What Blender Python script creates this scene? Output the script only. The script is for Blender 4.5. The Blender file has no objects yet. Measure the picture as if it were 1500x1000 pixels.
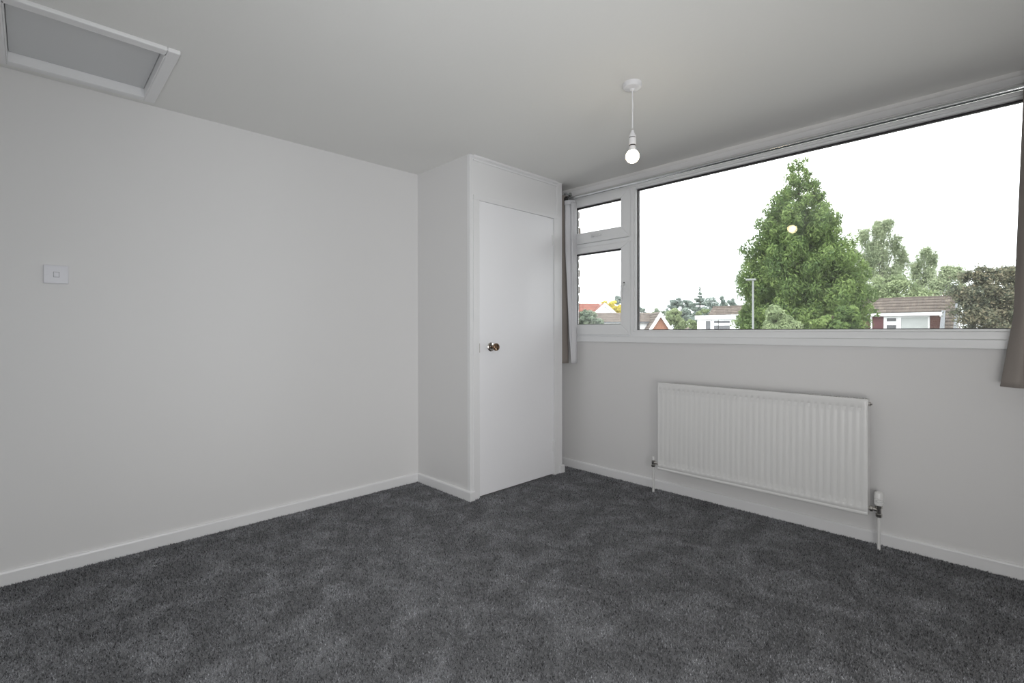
import bpy, bmesh, math, random
import numpy as np
from mathutils import Vector, Matrix
random.seed(7); rng = np.random.default_rng(7)
PI = math.pi
scene = bpy.context.scene
C = scene.collection

# ------------------------------------------------------------------ camera, world, light, exposure
F_PX, YAW, PITCH, ROLL = 721.47, 0.7962, -0.0019, -0.0014
CAM = Vector((3.1528, 0.0692, 1.132))
fw = Vector((-math.sin(YAW)*math.cos(PITCH), math.cos(YAW)*math.cos(PITCH), math.sin(PITCH)))
r0 = Vector((math.cos(YAW), math.sin(YAW), 0)); u0 = r0.cross(fw)
RT = r0*math.cos(ROLL) + u0*math.sin(ROLL); UP = -r0*math.sin(ROLL) + u0*math.cos(ROLL)
cd = bpy.data.cameras.new('camera'); cam = bpy.data.objects.new('camera', cd); C.objects.link(cam)
cd.sensor_width = 36.0; cd.lens = F_PX*36.0/1500.0; cd.shift_y = -14.08/1500.0
cd.clip_start = 0.02; cd.clip_end = 600
m = Matrix((RT, UP, -fw)).transposed().to_4x4(); m.translation = CAM; cam.matrix_world = m
scene.camera = cam
scene.view_settings.view_transform = 'Standard'; scene.view_settings.look = 'None'
scene.view_settings.gamma = 1.0; scene.view_settings.use_curve_mapping = False
scene.view_settings.exposure = 0.0
scene.cycles.max_bounces = 16; scene.cycles.diffuse_bounces = 10; scene.cycles.transparent_max_bounces = 32
scene.cycles.use_denoising = True; scene.cycles.sample_clamp_indirect = 8.0; scene.cycles.caustics_reflective = False

SKY_H, SKY_Z = 3.2, 7.4          # overcast sky: horizon and zenith radiance
w = bpy.data.worlds.new('overcast_sky'); scene.world = w; w.use_nodes = True
nt = w.node_tree; nt.nodes.clear()
o_ = nt.nodes.new('ShaderNodeOutputWorld'); bg = nt.nodes.new('ShaderNodeBackground')
tc = nt.nodes.new('ShaderNodeTexCoord'); sp = nt.nodes.new('ShaderNodeSeparateXYZ')
rp = nt.nodes.new('ShaderNodeValToRGB'); rp.color_ramp.elements[0].position = 0.0; rp.color_ramp.elements[1].position = 1.0
rp.color_ramp.elements[0].color = (0.90, 0.945, 1.0, 1); rp.color_ramp.elements[1].color = (1.0, 0.99, 0.98, 1)
e = rp.color_ramp.elements.new(0.30); e.color = (0.98, 0.985, 1.0, 1)
mr = nt.nodes.new('ShaderNodeMapRange'); mr.inputs['To Min'].default_value = SKY_H; mr.inputs['To Max'].default_value = SKY_Z
nt.links.new(tc.outputs['Generated'], sp.inputs[0]); nt.links.new(sp.outputs['Z'], mr.inputs['Value'])
nt.links.new(sp.outputs['Z'], rp.inputs[0]); nt.links.new(rp.outputs[0], bg.inputs['Color'])
nt.links.new(mr.outputs[0], bg.inputs['Strength']); nt.links.new(bg.outputs[0], o_.inputs[0])

H = 2.31                                   # ceiling height
D = 3.285                                  # inner face of the window wall
XR, YB = 3.78, -0.80                       # right and back walls
WX0, WX1, WZ0, WZ1 = 0.50, 3.47, 1.088, 2.235   # window opening
pl = bpy.data.lights.new('window_portal', 'AREA'); pl.shape = 'RECTANGLE'; pl.size = WX1-WX0; pl.size_y = WZ1-WZ0
pl.cycles.is_portal = True
po = bpy.data.objects.new('window_portal', pl); C.objects.link(po)
po.location = ((WX0+WX1)/2, D+0.16, (WZ0+WZ1)/2); po.rotation_euler = (-PI/2, 0, 0)

# sky portal of an added, unseen window in the right wall beside the camera
SX0, SX1, SZ0, SZ1 = -0.60, 1.30, 0.85, 2.15     # its opening along y and z
sl_ = bpy.data.lights.new('fill_window_portal', 'AREA'); sl_.shape = 'RECTANGLE'; sl_.size = SZ1-SZ0; sl_.size_y = SX1-SX0
sl_.cycles.is_portal = True
so = bpy.data.objects.new('fill_window_portal', sl_); C.objects.link(so)
so.location = (XR+0.14, (SX0+SX1)/2, (SZ0+SZ1)/2); so.rotation_euler = (0, PI/2, 0)

# added fill lights, out of view: a wide spot behind the camera, aimed at the closet corner, and a low point light beside the right wall
ll = bpy.data.lights.new('fill_spot', 'SPOT'); ll.energy = 113.0; ll.spot_size = math.radians(96); ll.spot_blend = 1.0; ll.shadow_soft_size = 0.25
lo_ = bpy.data.objects.new('fill_spot', ll); C.objects.link(lo_); lo_.location = (3.4, -0.3, 1.18)
lo_.rotation_euler = (Vector((0.6, 2.8, 1.42))-Vector((3.4, -0.3, 1.18))).to_track_quat('-Z', 'Y').to_euler()
rl = bpy.data.lights.new('fill_point', 'POINT'); rl.energy = 23.5; rl.shadow_soft_size = 0.25; rl.color = (1.0, 0.985, 0.96)
ro = bpy.data.objects.new('fill_point', rl); C.objects.link(ro); ro.location = (3.5, 1.2, 0.58)

# ------------------------------------------------------------------ helpers
def at(u, v, d):
    """the world point seen at u, v of the 1500x1000 frame, d metres deep"""
    return CAM + (fw + RT*((u-750)/F_PX) - UP*((v-500+14.08)/F_PX))*d
def zv(v, d): return at(750, v, d).z

def mat(name, col, rough=0.6, metal=0.0, noise=None, bump=None, spec=0.5, rnd=None, coat=0.0, trans=0.0):
    m = bpy.data.materials.new(name); m.use_nodes = True
    n = m.node_tree.nodes; l = m.node_tree.links; b = n['Principled BSDF']
    b.inputs['Base Color'].default_value = (*col, 1); b.inputs['Roughness'].default_value = rough
    b.inputs['Metallic'].default_value = metal; b.inputs['Specular IOR Level'].default_value = spec
    b.inputs['Coat Weight'].default_value = coat
    tc = n.new('ShaderNodeTexCoord')
    src = None
    if rnd:       # list of colours picked per loose piece
        g = n.new('ShaderNodeNewGeometry'); r = n.new('ShaderNodeValToRGB')
        k = len(rnd)
        r.color_ramp.elements[0].color = (*rnd[0], 1); r.color_ramp.elements[-1].color = (*rnd[-1], 1)
        for i in range(1, k-1):
            e = r.color_ramp.elements.new(i/(k-1)); e.color = (*rnd[i], 1)
        l.new(g.outputs['Random Per Island'], r.inputs[0]); src = r.outputs[0]
        l.new(src, b.inputs['Base Color'])
    if noise:     # (scale, amount)
        t = n.new('ShaderNodeTexNoise'); t.inputs['Scale'].default_value = noise[0]; t.inputs['Detail'].default_value = 5
        l.new(tc.outputs['Object'], t.inputs['Vector'])
        mp = n.new('ShaderNodeMapRange'); mp.inputs['To Min'].default_value = 1-noise[1]; mp.inputs['To Max'].default_value = 1+noise[1]
        l.new(t.outputs['Fac'], mp.inputs['Value'])
        mx = n.new('ShaderNodeVectorMath'); mx.operation = 'SCALE'
        if src: l.new(src, mx.inputs[0])
        else: mx.inputs[0].default_value = col
        l.new(mp.outputs[0], mx.inputs['Scale']); l.new(mx.outputs[0], b.inputs['Base Color'])
    if bump:      # (scale, strength, distance)
        t = n.new('ShaderNodeTexNoise'); t.inputs['Scale'].default_value = bump[0]; t.inputs['Detail'].default_value = 3
        l.new(tc.outputs['Object'], t.inputs['Vector'])
        bp = n.new('ShaderNodeBump'); bp.inputs['Strength'].default_value = bump[1]; bp.inputs['Distance'].default_value = bump[2]
        l.new(t.outputs['Fac'], bp.inputs['Height']); l.new(bp.outputs[0], b.inputs['Normal'])
    if trans:
        b.inputs['Transmission Weight'].default_value = 0
        tr = n.new('ShaderNodeBsdfTranslucent'); ms = n.new('ShaderNodeMixShader'); ms.inputs[0].default_value = trans
        if src: l.new(src, tr.inputs['Color'])
        else: tr.inputs['Color'].default_value = (*col, 1)
        l.new(b.outputs[0], ms.inputs[1]); l.new(tr.outputs[0], ms.inputs[2]); l.new(ms.outputs[0], n['Material Output'].inputs[0])
    return m

def prop(o, label=None, cat=None, group=None, kind=None):
    if label: o['label'] = label
    if cat: o['category'] = cat
    if group: o['group'] = group
    if kind: o['kind'] = kind
    return o
def empty(name, loc=(0, 0, 0), **k):
    o = bpy.data.objects.new(name, None); C.objects.link(o); o.location = loc; o.empty_display_size = 0.1
    return prop(o, **k)
def link(name, me, m, parent=None, smooth=False, **k):
    o = bpy.data.objects.new(name, me); C.objects.link(o)
    if m is not None: me.materials.append(m)
    if smooth: me.shade_smooth()
    if parent is not None:
        o.parent = parent
        # geometry is written in world space: undo the parents' offsets
        off = Vector((0, 0, 0)); q = parent
        while q is not None: off += q.location; q = q.parent
        o.location = -off
    return prop(o, **k)
class MB:
    def __init__(s): s.b = bmesh.new()
    def box(s, x0, x1, y0, y1, z0, z1, bev=0.0, seg=2, M=None):
        r = bmesh.ops.create_cube(s.b, size=1.0)
        vs = r['verts']
        for v in vs: v.co = Vector(((x0+x1)/2+v.co.x*(x1-x0), (y0+y1)/2+v.co.y*(y1-y0), (z0+z1)/2+v.co.z*(z1-z0)))
        if bev:
            es = list({e for v in vs for e in v.link_edges})
            r2 = bmesh.ops.bevel(s.b, geom=es, offset=bev, segments=seg, affect='EDGES', profile=0.5)
            vs = list({v for f in r2['faces'] for v in f.verts} | {v for v in vs if v.is_valid})
        if M is not None:
            for v in vs: v.co = M @ v.co
        return s
    def poly(s, pts, vec):
        """a prism: the flat outline pts pushed along vec"""
        vec = Vector(vec); a = [s.b.verts.new(Vector(p)) for p in pts]; b = [s.b.verts.new(Vector(p)+vec) for p in pts]
        s.b.faces.new(a); s.b.faces.new(b[::-1]); k = len(a)
        for i in range(k): s.b.faces.new((a[i], b[i], b[(i+1) % k], a[(i+1) % k])[::-1])
        return s
    def lathe(s, prof, origin, axis=(0, 0, 1), n=32):
        """prof: (radius, distance along the axis)"""
        ax = Vector(axis).normalized(); q = ax.to_track_quat('Z', 'Y'); o = Vector(origin); rings = []
        for r, h in prof:
            if r < 1e-6: rings.append([s.b.verts.new(o + ax*h)])
            else: rings.append([s.b.verts.new(o + q @ Vector((r*math.cos(2*PI*i/n), r*math.sin(2*PI*i/n), h))) for i in range(n)])
        for A, B in zip(rings, rings[1:]):
            for i in range(n):
                j = (i+1) % n
                f = [A[i % len(A)], A[j % len(A)], B[j % len(B)], B[i % len(B)]]
                f = list(dict.fromkeys(f))
                if len(f) > 2: s.b.faces.new(f)
        return s
    def tube(s, pts, r, n=12):
        pts = [Vector(p) for p in pts]; rings = []
        for i, p in enumerate(pts):
            t = (pts[min(i+1, len(pts)-1)] - pts[max(i-1, 0)]).normalized(); q = t.to_track_quat('Z', 'Y')
            rr = r[i] if isinstance(r, (list, tuple)) else r
            rings.append([s.b.verts.new(p + q @ Vector((rr*math.cos(2*PI*k/n), rr*math.sin(2*PI*k/n), 0))) for k in range(n)])
        for A, B in zip(rings, rings[1:]):
            for k in range(n): s.b.faces.new((A[k], A[(k+1) % n], B[(k+1) % n], B[k]))
        s.b.faces.new(rings[0][::-1]); s.b.faces.new(rings[-1])
        return s
    def build(s, name, m, parent=None, smooth=False, **k):
        bmesh.ops.recalc_face_normals(s.b, faces=s.b.faces)
        me = bpy.data.meshes.new(name); s.b.to_mesh(me); s.b.free()
        o = link(name, me, m, parent, False, **k)
        if smooth:
            me.shade_smooth(); me.set_sharp_from_angle(angle=math.radians(35))
        return o
def np_mesh(name, V, Fc):
    """V (n,3), Fc (m,k) faces of equal size"""
    me = bpy.data.meshes.new(name); k = Fc.shape[1]
    me.vertices.add(len(V)); me.vertices.foreach_set('co', V.astype(np.float32).ravel())
    me.loops.add(Fc.size); me.loops.foreach_set('vertex_index', Fc.astype(np.int32).ravel())
    me.polygons.add(len(Fc)); me.polygons.foreach_set('loop_start', np.arange(0, Fc.size, k, dtype=np.int32))
    me.update(calc_edges=True); me.validate()
    return me

# ------------------------------------------------------------------ materials
M = {}
M['wall'] = mat('wall_emulsion', (0.745, 0.74, 0.74), 0.75, bump=(140, 0.06, 0.002), spec=0.3)
M['ceil'] = mat('ceiling_emulsion', (0.82, 0.82, 0.805), 0.85, bump=(60, 0.10, 0.003), spec=0.2)
M['gloss'] = mat('white_gloss_woodwork', (0.82, 0.82, 0.83), 0.32, bump=(25, 0.05, 0.002), coat=0.15)
M['door'] = mat('white_satin_door_paint', (0.90, 0.90, 0.925), 0.40, bump=(18, 0.03, 0.002))
M['upvc'] = mat('white_window_plastic', (0.83, 0.84, 0.85), 0.30)
M['gasket'] = mat('black_rubber_gasket', (0.02, 0.015, 0.02), 0.6)
M['spacer'] = mat('dark_glazing_spacer', (0.05, 0.045, 0.05), 0.5)
M['rad'] = mat('white_radiator_enamel', (0.77, 0.77, 0.765), 0.30)
M['radin'] = mat('radiator_inner_steel', (0.35, 0.35, 0.35), 0.5)
M['chrome'] = mat('worn_chrome', (0.62, 0.60, 0.57), 0.18, metal=1.0)
M['pole'] = mat('polished_steel_pole', (0.78, 0.80, 0.80), 0.16, metal=1.0)
M['dark'] = mat('dark_metal_end', (0.02, 0.02, 0.02), 0.5)
M['brass'] = mat('tarnished_bronze', (0.26, 0.17, 0.11), 0.22, metal=1.0, noise=(60, 0.35))
M['plate'] = mat('tarnished_nickel_rose', (0.50, 0.47, 0.44), 0.25, metal=1.0, noise=(80, 0.3))
M['plastic'] = mat('white_switch_plastic', (0.72, 0.72, 0.76), 0.35)
M['pendant'] = mat('white_pendant_plastic', (0.78, 0.78, 0.80), 0.4)
M['cloth'] = mat('taupe_curtain_cloth', (0.36, 0.325, 0.30), 0.9, noise=(300, 0.12), bump=(500, 0.3, 0.001), spec=0.1, trans=0.15)
M['lining'] = mat('white_curtain_lining', (0.82, 0.82, 0.84), 0.9, bump=(300, 0.2, 0.001), spec=0.1, trans=0.25)
M['lid'] = mat('hatch_lid_paint', (0.66, 0.67, 0.68), 0.6)

def glass_mat():
    m = bpy.data.materials.new('window_glass'); m.use_nodes = True; n = m.node_tree.nodes; l = m.node_tree.links
    n.remove(n['Principled BSDF'])
    tr = n.new('ShaderNodeBsdfTransparent'); gl = n.new('ShaderNodeBsdfGlossy'); fr = n.new('ShaderNodeFresnel'); mx = n.new('ShaderNodeMixShader')
    tr.inputs[0].default_value = (0.985, 0.99, 0.985, 1); gl.inputs['Roughness'].default_value = 0.0; fr.inputs['IOR'].default_value = 1.5
    l.new(fr.outputs[0], mx.inputs[0]); l.new(tr.outputs[0], mx.inputs[1]); l.new(gl.outputs[0], mx.inputs[2]); l.new(mx.outputs[0], n['Material Output'].inputs[0])
    return m
M['glass'] = glass_mat()

def bulb_mat():
    m = bpy.data.materials.new('lit_opal_bulb'); m.use_nodes = True; b = m.node_tree.nodes['Principled BSDF']
    b.inputs['Base Color'].default_value = (0.9, 0.88, 0.8, 1)
    b.inputs['Emission Color'].default_value = (1.0, 0.80, 0.50, 1); b.inputs['Emission Strength'].default_value = 16.0
    return m
M['bulb'] = bulb_mat()

def carpet_mat(name, k):
    m = bpy.data.materials.new(name); m.use_nodes = True; n = m.node_tree.nodes; l = m.node_tree.links; b = n['Principled BSDF']
    b.inputs['Roughness'].default_value = 0.95; b.inputs['Specular IOR Level'].default_value = 0.1
    b.inputs['Sheen Weight'].default_value = 0.25; b.inputs['Sheen Roughness'].default_value = 0.5
    tc = n.new('ShaderNodeTexCoord')
    def noise(sc, det, dist=0.0):
        t = n.new('ShaderNodeTexNoise'); t.inputs['Scale'].default_value = sc; t.inputs['Detail'].default_value = det
        t.inputs['Distortion'].default_value = dist; l.new(tc.outputs['Object'], t.inputs['Vector']); return t.outputs['Fac']
    def rng_(v, a, b_, c, d):
        q = n.new('ShaderNodeMapRange'); l.new(v, q.inputs['Value'])
        for nm, x in zip(('From Min', 'From Max', 'To Min', 'To Max'), (a, b_, c, d)): q.inputs[nm].default_value = x
        return q.outputs[0]
    def mul(a, b_):
        q = n.new('ShaderNodeMath'); q.operation = 'MULTIPLY'; l.new(a, q.inputs[0]); l.new(b_, q.inputs[1]); return q.outputs[0]
    patch = rng_(noise(6.5, 6, 0.6), 0.42, 0.70, 0.84, 1.46)     # scuffed, brushed-up pile, its nap shading put into the colour
    fine = rng_(noise(300, 2), 0.30, 0.72, 0.55, 1.50)
    v = mul(patch, fine)
    if k:
        g = n.new('ShaderNodeNewGeometry'); v = mul(v, rng_(g.outputs['Random Per Island'], 0, 1, 0.30, 2.05))
    s = n.new('ShaderNodeVectorMath'); s.operation = 'SCALE'; s.inputs[0].default_value = (0.150, 0.153, 0.162)
    l.new(v, s.inputs['Scale']); l.new(s.outputs[0], b.inputs['Base Color'])
    return m
M['carpet'] = carpet_mat('grey_carpet_backing', False)
M['pile'] = carpet_mat('grey_carpet_pile', True)

# ------------------------------------------------------------------ room shell
A, B, CC = 0.6177, 2.1613, 3.1077          # closet: front plane x, near side y, far end y
T = 0.12
MB().box(-T, XR+T, YB-T, D+T, -0.15, 0.0).build('floor', M['carpet'], kind='structure')
HX0, HX1, HY0, HY1 = 0.125, 0.655, 0.0, 0.480     # loft opening
b = MB()
b.box(-T, HX0, YB-T, D+T, H, H+0.10); b.box(HX1, XR+T, YB-T, D+T, H, H+0.10)
b.box(HX0, HX1, YB-T, HY0, H, H+0.10); b.box(HX0, HX1, HY1, D+T, H, H+0.10)
b.build('ceiling', M['ceil'], kind='structure')
MB().box(-T, 0, YB-T, D+T, 0, H).build('wall_left', M['wall'], kind='structure')
b = MB()
b.box(XR, XR+T, YB-T, D+T, 0, SZ0); b.box(XR, XR+T, YB-T, D+T, SZ1, H); b.box(XR, XR+T, YB-T, SX0, SZ0, SZ1); b.box(XR, XR+T, SX1, D+T, SZ0, SZ1)
b.build('wall_right', M['wall'], kind='structure')
MB().box(0, XR, YB-T, YB, 0, H).build('wall_back', M['wall'], kind='structure')
b = MB()
b.box(0, XR, D, D+T, 0, WZ0); b.box(0, XR, D, D+T, WZ1, H); b.box(0, WX0, D, D+T, WZ0, WZ1); b.box(WX1, XR, D, D+T, WZ0, WZ1)
b.build('wall_window', M['wall'], kind='structure')
# closet walls: near side, far side
b = MB(); b.box(0, A-0.018, B, B+0.05, 0, H); b.box(0, A-0.018, CC-0.05, CC, 0, H)
b.build('wall_closet', M['wall'], kind='structure')
# closet front: corner boards, door lining, frieze panel, mouldings
DL, DR, DH = 2.2452, 3.0100, 2.012
t1 = empty('trim_1', (A, (B+CC)/2, 0), kind='structure')
MB().box(A-0.03, A, B-0.002, 2.189, 0, H, 0.003).build('corner_board', M['gloss'], t1)
MB().box(A-0.03, A+0.0005, 3.050, CC+0.002, 0, H).build('corner_board', M['gloss'], t1)
MB().box(A-0.06, A+0.004, 2.1885, DL-0.0055, 0, DH+0.006).build('door_lining', M['gloss'], t1)
MB().box(A-0.06, A+0.004, DR+0.004, 3.0505, 0, DH+0.006).build('door_lining', M['gloss'], t1)
MB().box(A-0.06, A+0.007, 2.1885, 3.0505, DH+0.0008, DH+0.032, 0.002).build('door_head', M['gloss'], t1)
MB().box(A-0.03, A-0.003, 2.1885, 3.0515, DH+0.030, H).build('frieze_panel', M['gloss'], t1)
MB().box(A-0.06, A-0.032, 2.192, 3.048, 0, 0.006).build('threshold', M['gloss'], t1)
b = MB()
b.poly([(A-0.004, 2.190, H), (A+0.012, 2.190, H), (A+0.010, 2.190, H-0.014), (A-0.004, 2.190, H-0.024)], (0, 0.86, 0))
b.build('ceiling_bead', M['gloss'], t1)
b = MB(); b.poly([(A+0.0, 2.190, H-0.029), (A+0.004, 2.190, H-0.030), (A+0.004, 2.190, H-0.036), (A-0.004, 2.190, H-0.038), (A-0.004, 2.190, H-0.029)], (0, 0.86, 0))
b.build('ceiling_bead', M['gloss'], t1)
b = MB(); b.box(0, A-0.07, CC-0.06, CC-0.052, 0, H); b.build('closet_inner', M['dark'], t1)

# closet door
d1 = empty('door_1', (A, DR, 0), kind='structure')
MB().box(A-0.040, A-0.002, DL, DR, 0.012, DH, 0.0015).build('door_panel', M['door'], d1)
kn = MB().lathe([(0, 0), (0.031, 0), (0.031, 0.003), (0.028, 0.006), (0.022, 0.0075), (0.014, 0.010), (0.0135, 0.012)], (A-0.002, 2.347, 1.022), (1, 0, 0)).build('door_rose', M['plate'], d1, True, label='worn nickel rose behind the door knob')
kb = MB().lathe([(0.0135, 0.008), (0.012, 0.020), (0.012, 0.030), (0.017, 0.038), (0.0235, 0.044), (0.0265, 0.052), (0.0265, 0.058), (0.024, 0.063),
             (0.0215, 0.0645), (0.019, 0.0635), (0.014, 0.0605), (0.007, 0.059), (0, 0.0585)], (A-0.002, 2.347, 1.022), (1, 0, 0)).build('door_knob', M['brass'], d1, True, label='tarnished bronze round knob')
MB().box(A-0.03, A-0.0005, DL-0.0035, DL+0.001, 0.985, 1.048).build('latch_plate', M['brass'], d1, label='small dark latch plate')
for z in (0.188, 1.801):
    hg = MB()
    for i in range(5): hg.lathe([(0, 0), (0.0062, 0), (0.0062, 0.0145), (0, 0.0145)], (A+0.004, DR+0.0035, z+0.002+i*0.0158), n=14)
    hg.box(A-0.003, A+0.0015, DR-0.020, DR+0.003, z, z+0.08); hg.box(A-0.003, A+0.0055, DR+0.004, DR+0.020, z, z+0.08)
    hg.build('hinge', M['gloss'], d1)

# baseboards (66 mm, rounded top)
def skirting(name, path, h=0.066, t=0.015):
    """path of xy points, the wall on the left-hand side"""
    b = MB(); pts = [Vector(p) for p in path]; prof = [(0, 0), (t, 0), (t, h-0.009), (t-0.0025, h-0.003), (t-0.006, h), (0, h)]
    rings = []
    for i, p in enumerate(pts):
        nrm = []
        if i > 0: d = (p-pts[i-1]).normalized(); nrm.append(Vector((d.y, -d.x)))
        if i < len(pts)-1: d = (pts[i+1]-p).normalized(); nrm.append(Vector((d.y, -d.x)))
        n_ = nrm[0] if len(nrm) == 1 else (nrm[0]+nrm[1])/(1+nrm[0].dot(nrm[1]))
        rings.append([b.b.verts.new((p.x+n_.x*o, p.y+n_.y*o, z)) for o, z in prof])
    k = len(prof)
    for R0, R1 in zip(rings, rings[1:]):
        for i in range(k): b.b.faces.new((R0[i], R0[(i+1) % k], R1[(i+1) % k], R1[i]))
    b.b.faces.new(rings[0]); b.b.faces.new(rings[-1][::-1])
    return b.build(name, M['gloss'], None, kind='structure')
skirting('baseboard_left', [(0, YB), (0, B)])
skirting('baseboard_closet', [(0.0, B), (A, B), (A, 2.190)][::1])
skirting('baseboard_closet_end', [(A, 3.078), (A, CC+0.002), (A-0.35, CC+0.002)])
skirting('baseboard_window', [(0, D), (XR, D)])
skirting('baseboard_right', [(XR, D-0.015), (XR, YB)])
skirting('baseboard_back', [(XR-0.015, YB), (0.015, YB)])

# loft hatch
lh = empty('loft_hatch', ((HX0+HX1)/2, (HY0+HY1)/2, H), label='white framed loft hatch in the ceiling beside the left wall', cat='hatch')
for x0, x1, y0, y1 in ((HX0-0.045, HX1+0.045, HY0-0.045, HY0), (HX0-0.045, HX1+0.045, HY1, HY1+0.045), (HX0-0.045, HX0, HY0, HY1), (HX1, HX1+0.045, HY0, HY1)):
    MB().box(x0, x1, y0, y1, H-0.018, H, 0.005, 3).build('frame_rail', M['gloss'], lh)
b = MB()
for x0, x1, y0, y1 in ((HX0, HX1, HY0, HY0+0.004), (HX0, HX1, HY1-0.004, HY1), (HX0, HX0+0.004, HY0, HY1), (HX1-0.004, HX1, HY0, HY1)):
    b.box(x0, x1, y0, y1, H-0.017, H+0.09)
b.build('lining', M['gloss'], lh)
MB().box(HX0+0.006, HX1-0.006, HY0+0.006, HY1-0.006, H+0.024, H+0.042, 0.001).build('lid', M['lid'], lh)
MB().box(HX0-0.02, HX1+0.02, HY0-0.02, HY1+0.02, H+0.101, H+0.115).build('upper_board', M['dark'], lh)

# ------------------------------------------------------------------ window
wn = empty('window_1', ((WX0+WX1)/2, D, WZ0), kind='structure')
YG = D+0.030
def rect_frame(name, x0, x1, z0, z1, wl, wr, wb, wt, y0, y1, m, parent, bev=0.003):
    """four mitred members around an opening, one mesh"""
    b = MB()
    O = [(x0, z0), (x1, z0), (x1, z1), (x0, z1)]; I = [(x0+wl, z0+wb), (x1-wr, z0+wb), (x1-wr, z1-wt), (x0+wl, z1-wt)]
    for i in range(4):
        j = (i+1) % 4
        b.poly([(O[i][0], y0, O[i][1]), (O[j][0], y0, O[j][1]), (I[j][0], y0, I[j][1]), (I[i][0], y0, I[i][1])], (0, y1-y0, 0))
    o = b.build(name, m, parent)
    if bev:
        md = o.modifiers.new('bevel', 'BEVEL'); md.width = bev; md.segments = 2; md.limit_method = 'ANGLE'
    return o
b = MB(); ya, yb = D-0.004, D+0.062
b.box(WX0, WX1, ya, yb, WZ0, 1.125, 0.002); b.box(WX0, WX1, ya, yb, 2.199, WZ1, 0.002)
b.box(WX0, WX0+0.055, ya, yb, 1.125, 2.199, 0.002); b.box(3.395, WX1, ya, yb, 1.125, 2.199, 0.002)
b.box(1.120, 1.166, ya, yb, 1.125, 2.199, 0.002); b.box(WX0+0.055, 1.120, ya, yb, 1.806, 1.836, 0.002)
b.build('frame', M['upvc'], wn)
def glazing(parent, x0, x1, z0, z1, yoff=0.0):
    p = MB().box(x0-0.006, x1+0.006, YG+yoff, YG+yoff+0.004, z0-0.006, z1+0.006).build('pane', M['glass'], parent)
    p2 = MB().box(x0-0.006, x1+0.006, YG+yoff+0.020, YG+yoff+0.024, z0-0.006, z1+0.006).build('pane', M['glass'], parent)
    rect_frame('gasket', x0-0.004, x1+0.004, z0-0.004, z1+0.004, 0.0065, 0.0065, 0.0065, 0.011, YG+yoff-0.004, YG+yoff-0.0005, M['gasket'], parent, 0)
    rect_frame('spacer_bar', x0-0.004, x1+0.004, z0-0.004, z1+0.004, 0.008, 0.008, 0.008, 0.013, YG+yoff+0.0045, YG+yoff+0.0195, M['spacer'], parent, 0)
    rect_frame('gasket', x0-0.004, x1+0.004, z0-0.004, z1+0.004, 0.0065, 0.0065, 0.0065, 0.0065, YG+yoff+0.0245, YG+yoff+0.027, M['gasket'], parent, 0)
# main fixed light
rect_frame('glazing_bead', 1.166, 3.395, 1.125, 2.199, 0.013, 0.013, 0.013, 0.013, D+0.004, YG-0.002, M['upvc'], wn, 0.002)
glazing(wn, 1.179, 3.382, 1.138, 2.186)
for z0, z1, wb, wt, gz in ((1.838, 2.200, 0.085, 0.062, None), (1.100, 1.805, 0.083, 0.048, None)):
    s = rect_frame('sash', WX0+0.050, 1.145, z0, z1, 0.065, 0.081, wb, wt, D-0.020, D+0.045, M['upvc'], wn, 0.005)
    s.location = s.location
    # fine mitred step around the glass
    x0, x1, a0, a1 = WX0+0.115, 1.064, z0+wb, z1-wt
    glazing(s, x0, x1, a0, a1, -0.022)
# handles
hb = MB(); hb.box(0.790, 0.850, D-0.028, D-0.018, 1.872, 1.892, 0.004); hb.tube([(0.82, D-0.024, 1.882), (0.82, D-0.045, 1.882), (0.835, D-0.052, 1.881), (0.87, D-0.053, 1.878), (0.905, D-0.052, 1.876)], [0.009, 0.009, 0.0095, 0.008, 0.006])
hb.build('window_handle', M['upvc'], wn, True)
hb = MB(); hb.box(1.088, 1.112, D-0.030, D-0.018, 1.440, 1.505, 0.004); hb.tube([(1.100, D-0.024, 1.480), (1.100, D-0.048, 1.480), (1.099, D-0.056, 1.468), (1.097, D-0.058, 1.42), (1.095, D-0.057, 1.365)], [0.010, 0.010, 0.0105, 0.009, 0.007])
hb.build('window_handle', M['upvc'], wn, True)
MB().box(1.094, 1.106, D-0.0315, D-0.029, 1.487, 1.497, 0.001).build('key_slot', M['spacer'], wn)
MB().box(0.43, 3.56, D-0.022, D+0.01, 1.044, 1.088, 0.004).build('window_sill_board', M['upvc'], wn)
MB().box(0.42, 3.60, D+0.062, D+T+0.05, 1.050, 1.086, 0.003).build('outer_sill', M['upvc'], wn)
w2 = empty('fill_window', (XR, (SX0+SX1)/2, SZ0), kind='structure')  # added window out of view, lets in extra sky light
b = MB(); xa, xb = XR-0.004, XR+0.06
for y0, y1, z0, z1 in ((SX0, SX1, SZ0, SZ0+0.06), (SX0, SX1, SZ1-0.06, SZ1), (SX0, SX0+0.06, SZ0+0.06, SZ1-0.06), (SX1-0.06, SX1, SZ0+0.06, SZ1-0.06), (0.32, 0.38, SZ0+0.06, SZ1-0.06)):
    b.box(xa, xb, y0, y1, z0, z1, 0.003)
b.build('frame', M['upvc'], w2)
for y0, y1 in ((SX0+0.055, 0.325), (0.375, SX1-0.055)): MB().box(XR+0.03, XR+0.034, y0, y1, SZ0+0.055, SZ1-0.055).build('pane', M['glass'], w2)
# head batten above the window
b = MB(); b.box(0.0, XR, D-0.016, D, 2.248, 2.282, 0.003)
b.build('trim_2', M['gloss'], kind='structure')

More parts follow.
